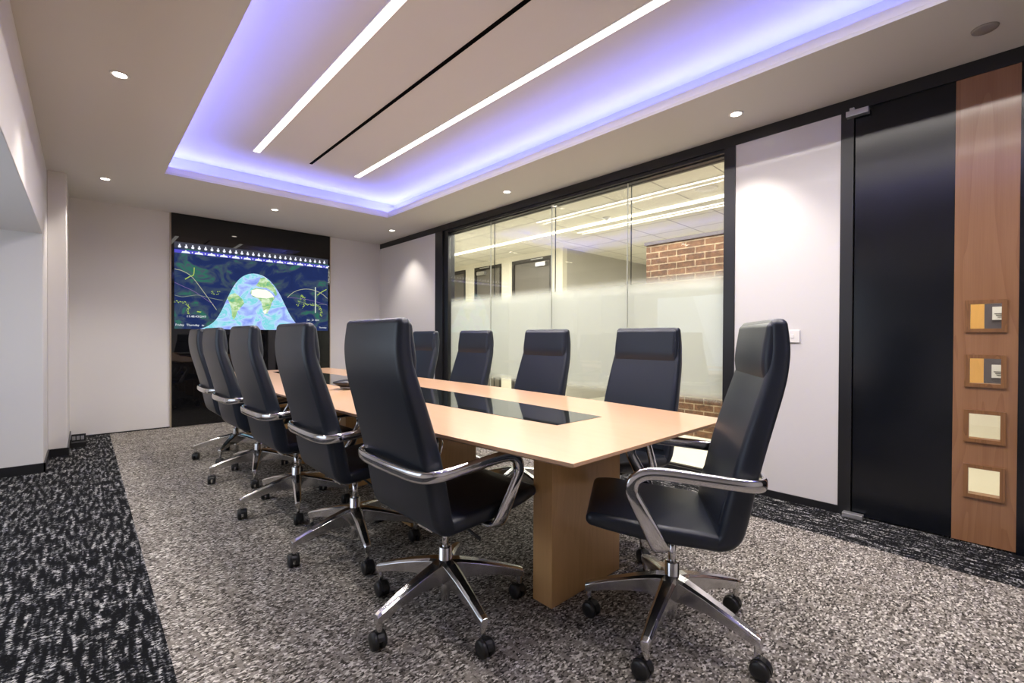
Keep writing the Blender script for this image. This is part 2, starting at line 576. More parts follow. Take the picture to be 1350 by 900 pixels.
# window in the left bay
wn = struct(empty('window_2', (XL_, 3.2, 0)))
m = MB()
for y0, y1, z0, z1 in ((1.5, 1.56, 0.5, 2.0), (4.84, 4.9, 0.5, 2.0), (3.17, 3.23, 0.5, 2.0)):
    m.box(XL_ + 0.001, y0, z0, XL_ + 0.06, y1, z1)
m.box(XL_ + 0.001, 1.56, 0.5, XL_ + 0.06, 4.84, 0.56)
m.box(XL_ + 0.001, 1.56, 1.94, XL_ + 0.06, 4.84, 2.0)
m.build('window_frame', 'white', wn)
B(XL_ + 0.002, 1.56, 0.56, XL_ + 0.02, 4.84, 1.94).build('window_pane', emis('daylight_pane', (0.75, 0.86, 1.0), 1.6), wn)

# baseboards
bh = 0.075
struct(B(XL_, 5.385, 0, -0.228, 5.399, bh).build('baseboard_left', 'black'))
struct(MB().box(-0.239, 5.385, 0, -0.228, 6.0, bh).box(-0.228, 5.985, 0, -0.098, 5.999, bh).box(-0.109, 5.999, 0, -0.098, YS - 0.001, bh).build('baseboard_pier', 'black'))
struct(B(-0.098, YS - 0.012, 0, 0.79, YS - 0.001, 0.012).build('baseboard_far', 'black'))

# ------------------------------------------------------------------ right side: header, white panels, glazing, door
TH = 0.10
struct(B(XR, YB, 2.565, XR + 0.16, 6.99, ZC - 0.0005).build('trim_2', 'black'))            # black head channel
struct(B(XR + 0.004, 5.37, 0.0, XR + 0.15, YS, 2.5645).build('wall_right_far', 'board'))
struct(B(XR - 0.006, 5.372, 0, XR + 0.003, 6.99, 0.05).build('baseboard_right_far', 'black'))
struct(B(XR + 0.004, 0.724, 0.05, XR + 0.15, 1.375, 2.5645).build('wall_right_panel', 'board'))
struct(B(XR - 0.004, 0.724, 0, XR + 0.15, 1.375, 0.0495).build('baseboard_right_near', 'black'))
struct(B(XR, -2.4, 0, XR + 0.15, -0.0532, 2.5645).build('wall_right_near', 'doorblack'))

# glazed partition
gz = struct(empty('window_1', (XR, 3.2, 0)))
GY0, GY1, GZ1 = 1.458, 5.094, 2.525
m = MB()
m.box(XR - 0.006, 1.3755, 0, XR + 0.15, GY0, 2.564)
m.build('frame_post', 'black', gz, bevel=0.003)
m = MB()
m.box(XR - 0.006, GY1 + 0.10, 0, XR + 0.15, 5.3695, 2.564)
m.box(XR + 0.02, GY1, 0, XR + 0.13, GY1 + 0.0995, 2.564)
m.build('frame_post', 'black', gz, bevel=0.003)
m = MB()
m.box(XR + 0.012, GY0, GZ1 + 0.01, XR + 0.0445, GY1, 2.564)
m.box(XR + 0.0545, GY0, GZ1, XR + 0.1045, GY1, 2.564)
m.box(XR + 0.114, GY0, GZ1 - 0.004, XR + 0.15, GY1, 2.564)
m.build('frame_head', 'black', gz, bevel=0.002)
m = MB()
m.box(XR - 0.004, GY0, 0, XR + 0.012, GY1, 0.075)
m.box(XR + 0.114, GY0, 0, XR + 0.15, GY1, 0.06)
m.build('frame_sill', 'black', gz, bevel=0.002)
B(XR + 0.0125, GY0, 0.0, XR + 0.0445, GY1, 0.06).build('sill_channel', 'silver', gz)
ys = [GY0, 2.334, 3.257, 4.243, GY1]
for xg in (XR + 0.045, XR + 0.105):
    for a, b_ in zip(ys[:-1], ys[1:]):
        B(xg, a + 0.003, 0.06, xg + 0.008, b_ - 0.003, GZ1 - 0.001).build('glass_pane', 'glass', gz)
    for y in ys[1:-1]:
        B(xg - 0.001, y - 0.003, 0.06, xg + 0.009, y + 0.003, GZ1 - 0.001).build('joint_seal', 'seal' if xg > XR + 0.1 else MT['sealight'], gz)
tag(B(XR + 0.070, GY0 + 0.002, 0.4, XR + 0.0715, GY1 - 0.002, 1.8).build('frosted_film', 'frost', gz), 'pale frosted privacy band')

# entrance door, door frame
dr = struct(empty('door_1', (XR, 0.3, 0)))
MB().box(XR - 0.004, 0.655, 0, XR + 0.15, 0.7235, 2.564).box(XR + 0.056, 0.60, 0, XR + 0.15, 0.655, 2.564).build('door_frame', 'black', dr, bevel=0.002)
# leaf with openings where the vision panes are
wins = [(1.166, 1.333), (0.868, 1.036), (0.566, 0.734), (0.262, 0.436)]
WY0, WY1 = -0.008, 0.143
SY0, SY1 = -0.053, 0.192
B(XR + 0.012, SY1 + 0.0005, 0.008, XR + 0.055, 0.650, 2.5635).build('door_leaf', 'doorblack', dr, bevel=0.001)
m = MB()
x0, x1 = XR + 0.006, XR + 0.055
m.box(x0, SY0, 0.008, x1, WY0, 2.5635)
m.box(x0, WY1, 0.008, x1, SY1, 2.5635)
zz = [0.008] + [z for w_ in sorted(wins) for z in w_] + [2.5635]
for a, b_ in zip(zz[::2], zz[1::2]):
    m.box(x0, WY0, a, x1, WY1, b_)
m.build('wood_strip', 'walnut', dr)
for z0, z1 in wins:
    bd = 0.016
    m = MB()
    for xa, xb in ((XR - 0.006, XR + 0.058),):
        m.box(xa, WY0 - 0.004, z0 - 0.004, xb, WY0 + bd, z1 + 0.004)
        m.box(xa, WY1 - bd, z0 - 0.004, xb, WY1 + 0.004, z1 + 0.004)
        m.box(xa, WY0 + bd, z0 - 0.004, xb, WY1 - bd, z0 + bd)
        m.box(xa, WY0 + bd, z1 - bd, xb, WY1 - bd, z1 + 0.004)
    fr = m.build('vision_frame', 'walnutdark', dr)
    B(XR + 0.028, WY0 + bd, z0 + bd, XR + 0.034, WY1 - bd, z1 - bd).build('vision_pane', 'glass', fr)
# closer arm at the head and floor pivot
m = MB()
m.box(XR - 0.05, 0.575, 2.515, XR - 0.0045, 0.690, 2.550)
m.box(XR - 0.03, 0.650, 2.550, XR - 0.008, 0.675, 2.575)
m.build('door_closer', 'silver', dr, bevel=0.003)
MB().box(XR - 0.055, 0.585, 0.002, XR - 0.0045, 0.69, 0.03).build('floor_pivot', 'silver', dr, bevel=0.003)

# light switch
sw = tag(empty('light_switch', (XR, 0.99, 1.14)), 'square white switch plate on the white panel behind the end chair', 'light switch')
B(XR - 0.008, 0.945, 1.097, XR + 0.0035, 1.031, 1.183).build('plate', 'white', sw, bevel=0.003)
B(XR - 0.0115, 0.978, 1.128, XR - 0.008, 0.998, 1.152).build('rocker', 'white', sw, bevel=0.001)

# ------------------------------------------------------------------ corridor beyond the glass
HX0, HX1 = XR + 0.151, 6.1
struct(B(XR + 0.15, -3.0, -0.1, 9.2, 9.5, -0.0005).build('floor_corridor', 'hallfloor'))
struct(B(XR + 0.16, -3.0, 2.70, 9.2, 9.5, 2.76).build('ceiling_corridor', 'tiles'))
HY = 5.25
doors_y = [(5.50, 6.53), (6.84, 7.70), (8.02, 8.9)]
DZ = 2.60
m = MB()
ysd = [HY] + [v for d_ in doors_y for v in d_] + [9.5]
for a, b_ in zip(ysd[::2], ysd[1::2]):
    m.box(HX1, a, 0, HX1 + 0.12, b_, 2.70)
for a, b_ in doors_y:
    m.box(HX1, a, DZ, HX1 + 0.12, b_, 2.70)
struct(m.build('wall_corridor', 'hallwall'))
struct(B(HX1 + 0.12, HY, 0, 9.2, HY + 0.1, 2.70).build('wall_corridor_side', 'hallgrey'))
struct(B(9.1, -3, 0, 9.2, HY, 2.70).build('wall_corridor_end', 'hallgrey'))
struct(B(XR + 0.16, 9.4, 0, HX1, 9.5, 2.70).build('wall_corridor_far', 'hallwall'))
struct(B(XR + 0.16, -3.1, 0, 9.2, -3.0, 2.70).build('wall_corridor_near', 'hallwall'))
struct(B(XR + 0.151, YS, 0, XR + 0.25, 9.5, 2.70).build('wall_corridor_inner', 'hallwall'))
for i, (a, b_) in enumerate(doors_y):
    d = struct(empty('door_%d' % (i + 2), (HX1, (a + b_) / 2, 0)))
    m = MB()
    m.box(HX1 - 0.012, a, 0, HX1 + 0.1, a + 0.05, DZ)
    m.box(HX1 - 0.012, b_ - 0.05, 0, HX1 + 0.1, b_, DZ)
    m.box(HX1 - 0.012, a + 0.05, DZ - 0.06, HX1 + 0.1, b_ - 0.05, DZ)
    m.build('door_frame', 'hallframe', d)
    B(HX1 + 0.02, a + 0.055, 0.01, HX1 + 0.065, b_ - 0.055, DZ - 0.065).build('door_leaf', 'halldoor', d)
    m = MB().box(HX1 - 0.05, a + 0.12 if i == 0 else b_ - 0.36, DZ - 0.17, HX1 + 0.02, a + 0.36 if i == 0 else b_ - 0.12, DZ - 0.10)
    m.box(HX1 - 0.03, a + 0.2 if i == 0 else b_ - 0.5, DZ - 0.035, HX1 - 0.013, a + 0.5 if i == 0 else b_ - 0.2, DZ - 0.02)
    m.build('door_closer', 'silver', d)
# brick wall with a dark coping
struct(B(5.12, 1.0, 0, 5.35, 3.04, 2.27).build('wall_brick', 'brick'))
struct(B(5.10, 0.98, 2.2705, 5.37, 3.06, 2.31).build('trim_3', 'coping'))
# corridor linear lights
hl = tag(B(5.112, -1.0, 2.675, 5.148, 7.9, 2.6995).build('corridor_linear_light', 'hallstrip'), 'long bright linear light on the corridor ceiling seen through the glass', 'ceiling light')
area('hall_light', (4.6, 3.5, 2.66), 1.2, 8.0, L_HALL * 8, (1.0, 0.96, 0.88), (0, 0, -1))
area('hall_light', (7.6, 2.0, 2.66), 2.0, 4.0, L_HALL * 2.0, (1.0, 0.95, 0.86), (0, 0, -1))
area('hall_light', (4.3, -0.8, 2.66), 1.0, 2.5, L_HALL * 2.0, (1.0, 0.95, 0.86), (0, 0, -1))
# what shows through the small panes of the door
tp = tag(B(4.60, 0.093, 0.70, 4.66, 0.6, 2.2).build('timber_panel', 'orange'), 'orange timber panel in the corridor seen through the upper door panes', 'panel')
sg = tag(empty('notice_board', (4.60, -0.1, 0)), 'dark board with white notices seen through the upper door panes', 'notice board')
B(4.60, -0.5, 0.70, 4.64, 0.0925, 2.2).build('board', 'coping', sg)
for zc in (1.30, 0.90):
    B(4.592, -0.01, zc - 0.04, 4.5995, 0.055, zc + 0.05).build('notice', 'white', sg)
    for k in range(3):
        B(4.5905, 0.0, zc + 0.0 - 0.012 * k, 4.592, 0.045 - 0.008 * k, zc + 0.004 - 0.012 * k).build('printed_line', 'plastic', sg)
ct = tag(B(4.55, -0.6, 0.0, 4.70, 0.7, 0.695).build('corridor_counter', 'cream', bevel=0.004), 'cream counter front in the corridor seen through the lower door panes', 'counter')

t = tag(empty('ceiling_vent', (4.79, 2.14, 2.70)), 'round pale vent in the corridor ceiling near the top of the glass', 'air vent')
MB().lathe([(0.11, 2.6995), (0.11, 2.692), (0.095, 2.686), (0.085, 2.690), (0.07, 2.690), (0.065, 2.684), (0.0001, 2.682)], 28, (4.79, 2.14, 0)).build('disc', 'white', t)
t = tag(empty('ceiling_sprinkler', (5.01, 3.56, 2.70)), 'small silver sensor hanging from the corridor ceiling', 'sprinkler')
MB().lathe([(0.05, 2.6995), (0.05, 2.690), (0.02, 2.680), (0.018, 2.66), (0.0001, 2.658)], 20, (5.01, 3.56, 0)).build('body', 'silver', t)  # sprinkler head: round rose with a short stem below
# ------------------------------------------------------------------ ceiling fittings
def linear(x, y0, y1, wdt=0.055):
    t = empty('linear_light', (x, (y0 + y1) / 2, ZU))
    B(x - wdt / 2 - 0.006, y0 - 0.006, ZU - 0.006, x + wdt / 2 + 0.006, y1 + 0.006, ZU - 0.0005).build('trim', 'white', t)
    B(x - wdt / 2, y0, ZU - 0.009, x + wdt / 2, y1, ZU - 0.0062).build('diffuser', 'strip', t)
    area('linear_light_glow', (x, (y0 + y1) / 2, ZU - 0.012), wdt, y1 - y0, L_LINEAR * (y1 - y0), (1.0, 0.93, 0.88), (0, 0, -1), 160)
    return t
tag(linear(1.205, -1.0, 4.85), 'white linear ceiling light on the left of the black slot', 'ceiling light', 'linear lights in the raised ceiling')
tag(linear(2.195, -1.0, 4.85), 'white linear ceiling light on the right of the black slot', 'ceiling light', 'linear lights in the raised ceiling')
tag(B(1.680, -1.0, ZU - 0.004, 1.707, 4.82, ZU - 0.0005).build('slot_diffuser', MT['slot']), 'thin black air slot between the two linear ceiling lights', 'air vent')

def downlight(x, y, label):
    t = tag(empty('downlight', (x, y, ZC)), label, 'ceiling light', 'recessed downlights')
    MB().lathe([(0.034, ZC - 0.0006), (0.047, ZC - 0.0006), (0.047, ZC - 0.003), (0.044, ZC - 0.005), (0.034, ZC - 0.004)], 28, (x, y, 0), cap=False).build('trim_ring', 'white', t)
    MB().lathe([(0.033, ZC - 0.0008), (0.033, ZC - 0.0035), (0.0001, ZC - 0.0036)], 24, (x, y, 0)).build('lens', 'lamp', t)
    l = bpy.data.lights.new('downlight_beam', 'SPOT')
    l.energy = L_SPOT
    l.color = (1.0, 0.92, 0.83)
    l.spot_size = math.radians(92)
    l.spot_blend = 0.65
    l.shadow_soft_size = 0.03
    o = bpy.data.objects.new('downlight_beam', l)
    o.location = (x, y, ZC - 0.012)
    C.objects.link(o)
for x, y, lab in ((0.16, 3.53, 'round downlight in the left ceiling beside the bulkhead, nearest on that side'),
                  (0.16, 5.95, 'round downlight in the far left ceiling by the white pier'),
                  (1.68, 5.97, 'round downlight above the wall screen'),
                  (3.22, 5.96, 'round downlight near the far right corner above the white wall'),
                  (3.235, 3.55, 'round downlight beside the glazed partition'),
                  (3.235, 1.25, 'round downlight above the white panel next to the door')):
    downlight(x, y, lab)
t = tag(empty('ceiling_speaker', (3.229, 0.075, ZC)), 'round grey ceiling speaker near the black door', 'ceiling speaker')
MB().lathe([(0.0001, ZC - 0.012), (0.04, ZC - 0.011), (0.048, ZC - 0.006), (0.05, ZC - 0.0006)], 28, (3.229, 0.075, 0)).build('grille', 'grey', t)

# ------------------------------------------------------------------ wall screen
DX0, DX1 = 0.795, 2.735
sc = tag(empty('wall_display', (1.765, YS, 0)), 'tall black glass wall panel with a glowing world map screen', 'display screen')
B(DX0, YS - 0.035, 0.002, DX1, YS - 0.001, 2.643).build('glass_panel', 'blackgloss', sc, bevel=0.001)
tag(B(DX0 - 0.016, YS - 0.02, 0.002, DX0 - 0.0005, YS - 0.001, 2.643).build('edge_trim', 'bronze', sc), 'bronze edge strip')
tag(B(DX1 + 0.0005, YS - 0.02, 0.002, DX1 + 0.016, YS - 0.001, 2.643).build('edge_trim', 'bronze', sc), 'bronze edge strip')
QX0, QX1, QZ0, QZ1 = 0.822, 2.706, 1.217, 2.292
QW, QH = QX1 - QX0, QZ1 - QZ0
yq = YS - 0.0352
night = emis('map_night', (0, 0, 0), 1.0, (3.4, [(0.0, (0.012, 0.02, 0.07)), (0.47, (0.018, 0.032, 0.12)), (0.56, (0.05, 0.075, 0.12)), (0.64, (0.03, 0.16, 0.11)), (0.72, (0.07, 0.09, 0.13))], 6))
scr = tag(B(QX0, yq - 0.001, QZ0, QX1, yq, QZ1).build('screen', night, sc), 'lit screen with a world map')
def sp_(u, v):
    if u_map[0]:
        u = u * 0.815 / (1 - 0.185 * u)
    return (QX0 + u * QW, QZ0 + v * QH)
u_map = [True]
lay = [0]
def flat(name, polys, material, label=None, split=False):
    """thin plates lying on the screen; polys in 0..1 screen units"""
    lay[0] += 1
    d = 0.001 + 0.0004 * lay[0]
    o = None
    for group in ([[p] for p in polys] if split else [polys]):
        m = MB()
        for poly in group:
            pts = [sp_(*p) for p in poly]
            m.add([(x, yq - d, z) for x, z in pts], [tuple(range(len(pts)))])
        o = m.build(name, material, scr)
        if label: o['label'] = label
    return o
def bell(u):
    # daylight curve of the map, u across the screen
    return None
bl = [(0.165, 0.0), (0.215, 0.035), (0.265, 0.105), (0.305, 0.22), (0.345, 0.38), (0.385, 0.53), (0.425, 0.63), (0.465, 0.685), (0.51, 0.71), (0.555, 0.705), (0.60, 0.67), (0.645, 0.59), (0.685, 0.475), (0.72, 0.335), (0.755, 0.20), (0.79, 0.10), (0.825, 0.03), (0.855, 0.0)]
bls = [(p.x, max(0.002, p.y)) for p in smooth_path([(u, v, 0) for u, v in bl], 5)]
cols = []
for (u0, v0), (u1, v1) in zip(bls[:-1], bls[1:]):
    cols.append([(u0, 0.002), (u1, 0.002), (u1, v1), (u0, v0)])
day = emis('map_day', (0, 0, 0), 1.0, (4.5, [(0.28, (0.22, 0.30, 0.90)), (0.42, (0.40, 0.52, 1.0)), (0.50, (0.50, 0.78, 1.0)), (0.57, (0.20, 0.72, 0.78)), (0.63, (0.55, 0.72, 1.0)), (0.75, (0.85, 0.92, 1.0))], 6))
flat('daylight_zone', cols, day, label='pale blue daylight curve of the map')
lime = emis('map_land', (0, 0, 0), 1.0, (9, [(0.35, (0.14, 0.50, 0.28)), (0.5, (0.38, 0.62, 0.25)), (0.62, (0.72, 0.90, 0.62))], 4))
sam = [(0.345, 0.385), (0.365, 0.43), (0.395, 0.45), (0.42, 0.42), (0.445, 0.375), (0.455, 0.33), (0.43, 0.27), (0.41, 0.225), (0.40, 0.16), (0.385, 0.12), (0.375, 0.17), (0.372, 0.25), (0.36, 0.32)]
afr = [(0.50, 0.50), (0.53, 0.53), (0.58, 0.525), (0.62, 0.50), (0.635, 0.44), (0.655, 0.42), (0.635, 0.36), (0.625, 0.29), (0.605, 0.215), (0.585, 0.20), (0.575, 0.28), (0.565, 0.36), (0.545, 0.40), (0.51, 0.42), (0.495, 0.46)]
eur = [(0.53, 0.56), (0.545, 0.60), (0.56, 0.66), (0.585, 0.675), (0.62, 0.63), (0.655, 0.55), (0.67, 0.47), (0.66, 0.44), (0.64, 0.50), (0.60, 0.54), (0.56, 0.545)]
flat('continent', [sam, afr, eur], lime, label='green continent', split=True)
flat('desert', [[(0.50, 0.44), (0.505, 0.50), (0.54, 0.52), (0.60, 0.515), (0.635, 0.47), (0.65, 0.43), (0.60, 0.405), (0.54, 0.41)],
                [(0.575, 0.24), (0.60, 0.27), (0.60, 0.22), (0.588, 0.205)]], emis('map_white', (0.95, 0.97, 0.85), 1.1), label='bright white patch', split=True)
# night side: coast lines and city lights
glow = emis('map_citylights', (0.45, 0.62, 0.12), 0.9)
rnd = random.Random(4)
def ribbon(pts, w_, n=6):
    P = smooth_path([(u, v, 0) for u, v in pts], n)
    asp = QH / QW
    a_, b_ = [], []
    for k, p in enumerate(P):
        d = P[min(k + 1, len(P) - 1)] - P[max(k - 1, 0)]
        d = Vector((d.x, d.y * asp, 0)).normalized()
        a_.append((p.x + d.y * w_, p.y - d.x * w_ / asp))
        b_.append((p.x - d.y * w_, p.y + d.x * w_ / asp))
    out = [[a_[k], a_[k + 1], b_[k + 1], b_[k]] for k in range(len(P) - 1)]
    return out
cl = []
for pts in ([(0.004, 0.315), (0.04, 0.31), (0.075, 0.30), (0.095, 0.26), (0.085, 0.21), (0.098, 0.17)],
            [(0.86, 0.36), (0.89, 0.35), (0.92, 0.36), (0.945, 0.32), (0.955, 0.27), (0.955, 0.20)],
            [(0.80, 0.33), (0.82, 0.42), (0.835, 0.47), (0.85, 0.38), (0.84, 0.31)]):
    P = smooth_path([(u, v, 0) for u, v in pts], 7)
    for p in P:
        for k in range(2):
            u, v = p.x + rnd.uniform(-0.007, 0.007), p.y + rnd.uniform(-0.012, 0.012)
            a = rnd.uniform(0.0015, 0.0045)
            cl.append([(u - a, v), (u, v - a * 1.6), (u + a, v), (u, v + a * 1.6)])
for k in range(16):
    u, v = rnd.uniform(0.24, 0.32), rnd.uniform(0.40, 0.46)
    a = rnd.uniform(0.002, 0.004)
    if u < 0.31: cl.append([(u - a, v), (u, v - a * 1.6), (u + a, v), (u, v + a * 1.6)])
cl += ribbon([(0.07, 0.575), (0.10, 0.61), (0.125, 0.635), (0.13, 0.72)], 0.003) + ribbon([(0.93, 0.49), (0.96, 0.54), (0.99, 0.58)], 0.003)
cl += [[(0.145, 0.20), (0.17, 0.195), (0.178, 0.205), (0.15, 0.212)]]
flat('city_lights', cl, glow, label='yellow green city lights')['kind'] = 'stuff'
flat('orbit_line', ribbon([(0.003, 0.685), (0.06, 0.665), (0.12, 0.60), (0.20, 0.42), (0.275, 0.235)], 0.0018), emis('line_cream', (0.70, 0.72, 0.50), 0.7), label='cream curve on the left')
flat('orbit_line', ribbon([(0.735, 0.435), (0.78, 0.515), (0.84, 0.56), (0.90, 0.56), (0.955, 0.52), (0.995, 0.455)], 0.0018), emis('line_cream', (0.70, 0.72, 0.50), 0.7), label='cream curve on the right')
flat('orbit_line', ribbon([(0.003, 0.53), (0.06, 0.49), (0.13, 0.44), (0.20, 0.36), (0.255, 0.30)], 0.0015), emis('line_violet', (0.30, 0.20, 0.50), 0.7), label='violet curve on the left')
flat('orbit_line', ribbon([(0.74, 0.435), (0.82, 0.43), (0.90, 0.41), (0.995, 0.36)], 0.0015), emis('line_violet', (0.30, 0.20, 0.50), 0.7), label='violet curve on the right')
flat('orbit_line', ribbon([(0.003, 0.385), (0.05, 0.37), (0.10, 0.385), (0.15, 0.40), (0.20, 0.385), (0.28, 0.36), (0.315, 0.355)], 0.0016), emis('line_grey', (0.35, 0.42, 0.35), 0.7), label='grey curve on the left')
flat('orbit_line', ribbon([(0.80, 0.40), (0.88, 0.36), (0.99, 0.37)], 0.001), emis('line_grey', (0.35, 0.42, 0.35), 0.7), label='grey curve on the right')
flat('marker_bar', [[(0.914, 0.245), (0.921, 0.245), (0.921, 0.60), (0.914, 0.60)]], emis('bar_white', (0.75, 0.85, 0.75), 0.8))
# timeline strip along the top
u_map[0] = False
flat('time_band', [[(0, 0.93), (1, 0.93), (1, 1.0), (0, 1.0)]], emis('band_grey', (0.06, 0.06, 0.08), 1.0), label='grey time band')
flat('time_band', [[(0, 0.875), (1, 0.875), (1, 0.912), (0, 0.912)]], emis('band_violet', (0.10, 0.09, 0.62), 1.0), label='violet time band')
ic = []
for k in range(27):
    u = 0.028 + k * 0.0362
    v = 0.955
    ic.append([(u - 0.004, v + 0.022), (u + 0.004, v + 0.022), (u + 0.003, v + 0.008), (u + 0.009, v - 0.004), (u + 0.006, v - 0.02), (u - 0.006, v - 0.02), (u - 0.009, v - 0.004), (u - 0.003, v + 0.008)])
for k in range(14):
    u = 0.062 + k * 0.0724
    w2 = min(0.024, 1 - u)
    ic.append([(u - 0.024, 0.878), (u + w2, 0.878), (u + min(0.02, w2), 0.896), (u + 0.006, 0.900), (u, 0.916), (u - 0.006, 0.900), (u - 0.02, 0.896)])
    if u + 0.036 < 1:
        ic.append([(u + 0.033, 0.885), (u + 0.039, 0.885), (u + 0.039, 0.90), (u + 0.033, 0.90)])
flat('time_mark', ic, emis('mark_white', (0.85, 0.88, 1.0), 1.1), label='small white mark of the time band', split=True)
def writing(txt, u, v, size, name='screen_text'):
    cu = bpy.data.curves.new(name, 'FONT')
    cu.body = txt
    cu.size = size
    cu.extrude = 0.0004
    o = bpy.data.objects.new(name, cu)
    C.objects.link(o)
    bpy.context.view_layer.update()
    dg = bpy.context.evaluated_depsgraph_get()
    me = bpy.data.meshes.new_from_object(o.evaluated_get(dg))
    bpy.data.objects.remove(o)
    me.materials.clear(); me.materials.append(TXT)
    o = bpy.data.objects.new(name, me)
    C.objects.link(o)
    o.parent = scr
    x, z = sp_(u, v)
    o.location = Vector((x, yq - 0.0075, z)) - (sc.location)
    o.rotation_euler = (PI / 2, 0, 0)
    return o
u_map[0] = True
TXT = emis('text_white', (0.9, 0.95, 1.0), 1.0)
writing('11:48:43', 0.078, 0.135, 0.038)
writing('GMT', 0.160, 0.135, 0.038)
writing('Friday', 0.006, 0.035, 0.036)
writing('Thursday', 0.078, 0.035, 0.036)
writing('in', 0.178, 0.035, 0.036)
writing('Jan', 0.862, 0.135, 0.034)
writing('21', 0.893, 0.135, 0.034)
writing('2021', 0.914, 0.135, 0.034)
writing('Thursday', 0.94, 0.035, 0.03)

# ------------------------------------------------------------------ floor outlet box by the pier
t = tag(empty('floor_outlet', (-0.05, 6.5, 0)), 'small black open outlet box on the carpet against the white pier', 'outlet box')
m = MB().box(-0.097, 6.35, 0.001, 0.02, 6.65, 0.02).box(-0.097, 6.35, 0.02, -0.09, 6.65, 0.085).box(-0.09, 6.35, 0.02, 0.02, 6.357, 0.05).box(-0.09, 6.643, 0.02, 0.02, 6.65, 0.09)
m.build('housing', 'plastic', t, bevel=0.001)
for k in range(3):
    B(-0.085 + 0.033 * k, 6.632, 0.03, -0.06 + 0.033 * k, 6.6425, 0.07).build('socket', 'silver', t)

# ------------------------------------------------------------------ conference table
TCX, TY_0, TY_1 = 1.625, 0.868, 5.62
def boat(end_hw, mid_hw, y0, y1, cx=TCX, n=24):
    ymid, hl_ = (y0 + y1) / 2, (y1 - y0) / 2
    L_, R_ = [], []
    for k in range(n + 1):
        y = y0 + (y1 - y0) * k / n
        h = mid_hw - (mid_hw - end_hw) * ((y - ymid) / hl_) ** 2
        R_.append((cx + h, y)); L_.append((cx - h, y))
    return R_ + L_[::-1]
tb = tag(empty('conference_table', (TCX, 3.31, 0)), 'long pale maple boardroom table with a dark glass strip down its middle', 'table')
ZT = 0.748
m = MB()
m.prism(boat(0.562, 0.687, TY_0, TY_1), ZT - 0.013, ZT)
m.build('tabletop', 'maple', tb, bevel=0.0015)
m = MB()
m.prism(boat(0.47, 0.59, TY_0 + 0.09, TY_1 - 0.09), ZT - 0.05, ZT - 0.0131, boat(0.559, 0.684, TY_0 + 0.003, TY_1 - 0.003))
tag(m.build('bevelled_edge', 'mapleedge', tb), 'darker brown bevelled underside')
m = MB()
m.prism(boat(0.160, 0.222, 1.298, 5.32, cx=1.638), ZT + 0.0002, ZT + 0.0015)
tag(m.build('glass_inlay', 'inlay', tb), 'dark smoked glass strip')
for y in (1.265, 2.38, 3.30, 4.22, 5.24):
    B(1.412, y, 0.001, 1.902, y + 0.108, ZT - 0.0505).build('leg', 'oak', tb, bevel=0.002)
B(1.60, 1.374, 0.60, 1.66, 5.238, ZT - 0.051).build('stretcher', 'oak', tb)

# speakerphone on the table
ph = tag(empty('speakerphone', (1.47, 3.20, ZT)), 'black conference speakerphone on the glass strip of the table', 'phone')
pcx, pcy = 1.49, 3.21
m = MB()
def tri(r, z, wob=0.28, n=30):
    return [Vector((pcx + r * (1 + wob * math.cos(3 * a)) * math.cos(a + 0.9), pcy + r * (1 + wob * math.cos(3 * a)) * math.sin(a + 0.9), ZT + z)) for a in [2 * PI * i / n for i in range(n)]]
m.rings([tri(0.10, 0.0018), tri(0.11, 0.014), tri(0.158, 0.046), tri(0.156, 0.054), tri(0.11, 0.066), tri(0.05, 0.072)])
m.build('body', 'plastic', ph)
tag(MB().rings([tri(0.095, 0.0016), tri(0.116, 0.010), tri(0.120, 0.016), tri(0.112, 0.018)]).build('base_ring', 'silver', ph), 'silver base rim')
m = MB()
for r in range(4):
    for c_ in range(3):
        m.box(pcx - 0.02 + c_ * 0.015, pcy - 0.03 + r * 0.015, ZT + 0.0700, pcx - 0.01 + c_ * 0.015, pcy - 0.02 + r * 0.015, ZT + 0.0735)
m.build('keypad', 'grey', ph)

# ------------------------------------------------------------------ office chair (faces local +x)
def rr_ring(c, nrm, hw, ht, r, n=6):
    """rounded rectangle ring in the plane spanned by y and nrm"""
    r = min(r, hw, ht)
    out = []
    for sx, sy, a0 in ((1, 1, 0), (-1, 1, 90), (-1, -1, 180), (1, -1, 270)):
        for k in range(n + 1):
            a = math.radians(a0 + 90 * k / n)
            yy = sx * (hw - r) + r * math.cos(a)
            nn = sy * (ht - r) + r * math.sin(a)
            out.append(c + Vector((0, yy, 0)) + nrm * nn)
    return out
def slab(path, hts, hws, r, cap=0.02, n=6, crown=0.0):
    """upholstered slab: path of (x,z), half thickness, half width; both ends rolled"""
    P = [Vector((x, 0, z)) for x, z in path]
    m_ = len(P)
    rs = []
    def frame(k):
        t = (P[min(k + 1, m_ - 1)] - P[max(k - 1, 0)]).normalized()
        return t, Vector((t.z, 0, -t.x))     # normal
    t0, n0 = frame(0)
    for a in (0.0, 30, 60, 80):
        s_, c_ = math.sin(math.radians(a)), math.cos(math.radians(a))
        q = 1 - s_
        h = max(hts[0] - cap * 0.9 * q - (0.0 if a else hts[0] * 0.0), 0.004)
        rs.append(rr_ring(P[0] - t0 * cap * c_, n0, hws[0] - cap * 0.9 * q, h, r))
    for k in range(m_):
        t, nn = frame(k)
        rs.append(rr_ring(P[k], nn, hws[k], hts[k], r))
    t1, n1 = frame(m_ - 1)
    for a in (80, 60, 30, 0.0):
        s_, c_ = math.sin(math.radians(a)), math.cos(math.radians(a))
        q = 1 - s_
        h = max(hts[-1] - cap * 0.9 * q, 0.004)
        rs.append(rr_ring(P[-1] + t1 * cap * c_, n1, hws[-1] - cap * 0.9 * q, h, r))
    return MB().rings(rs)
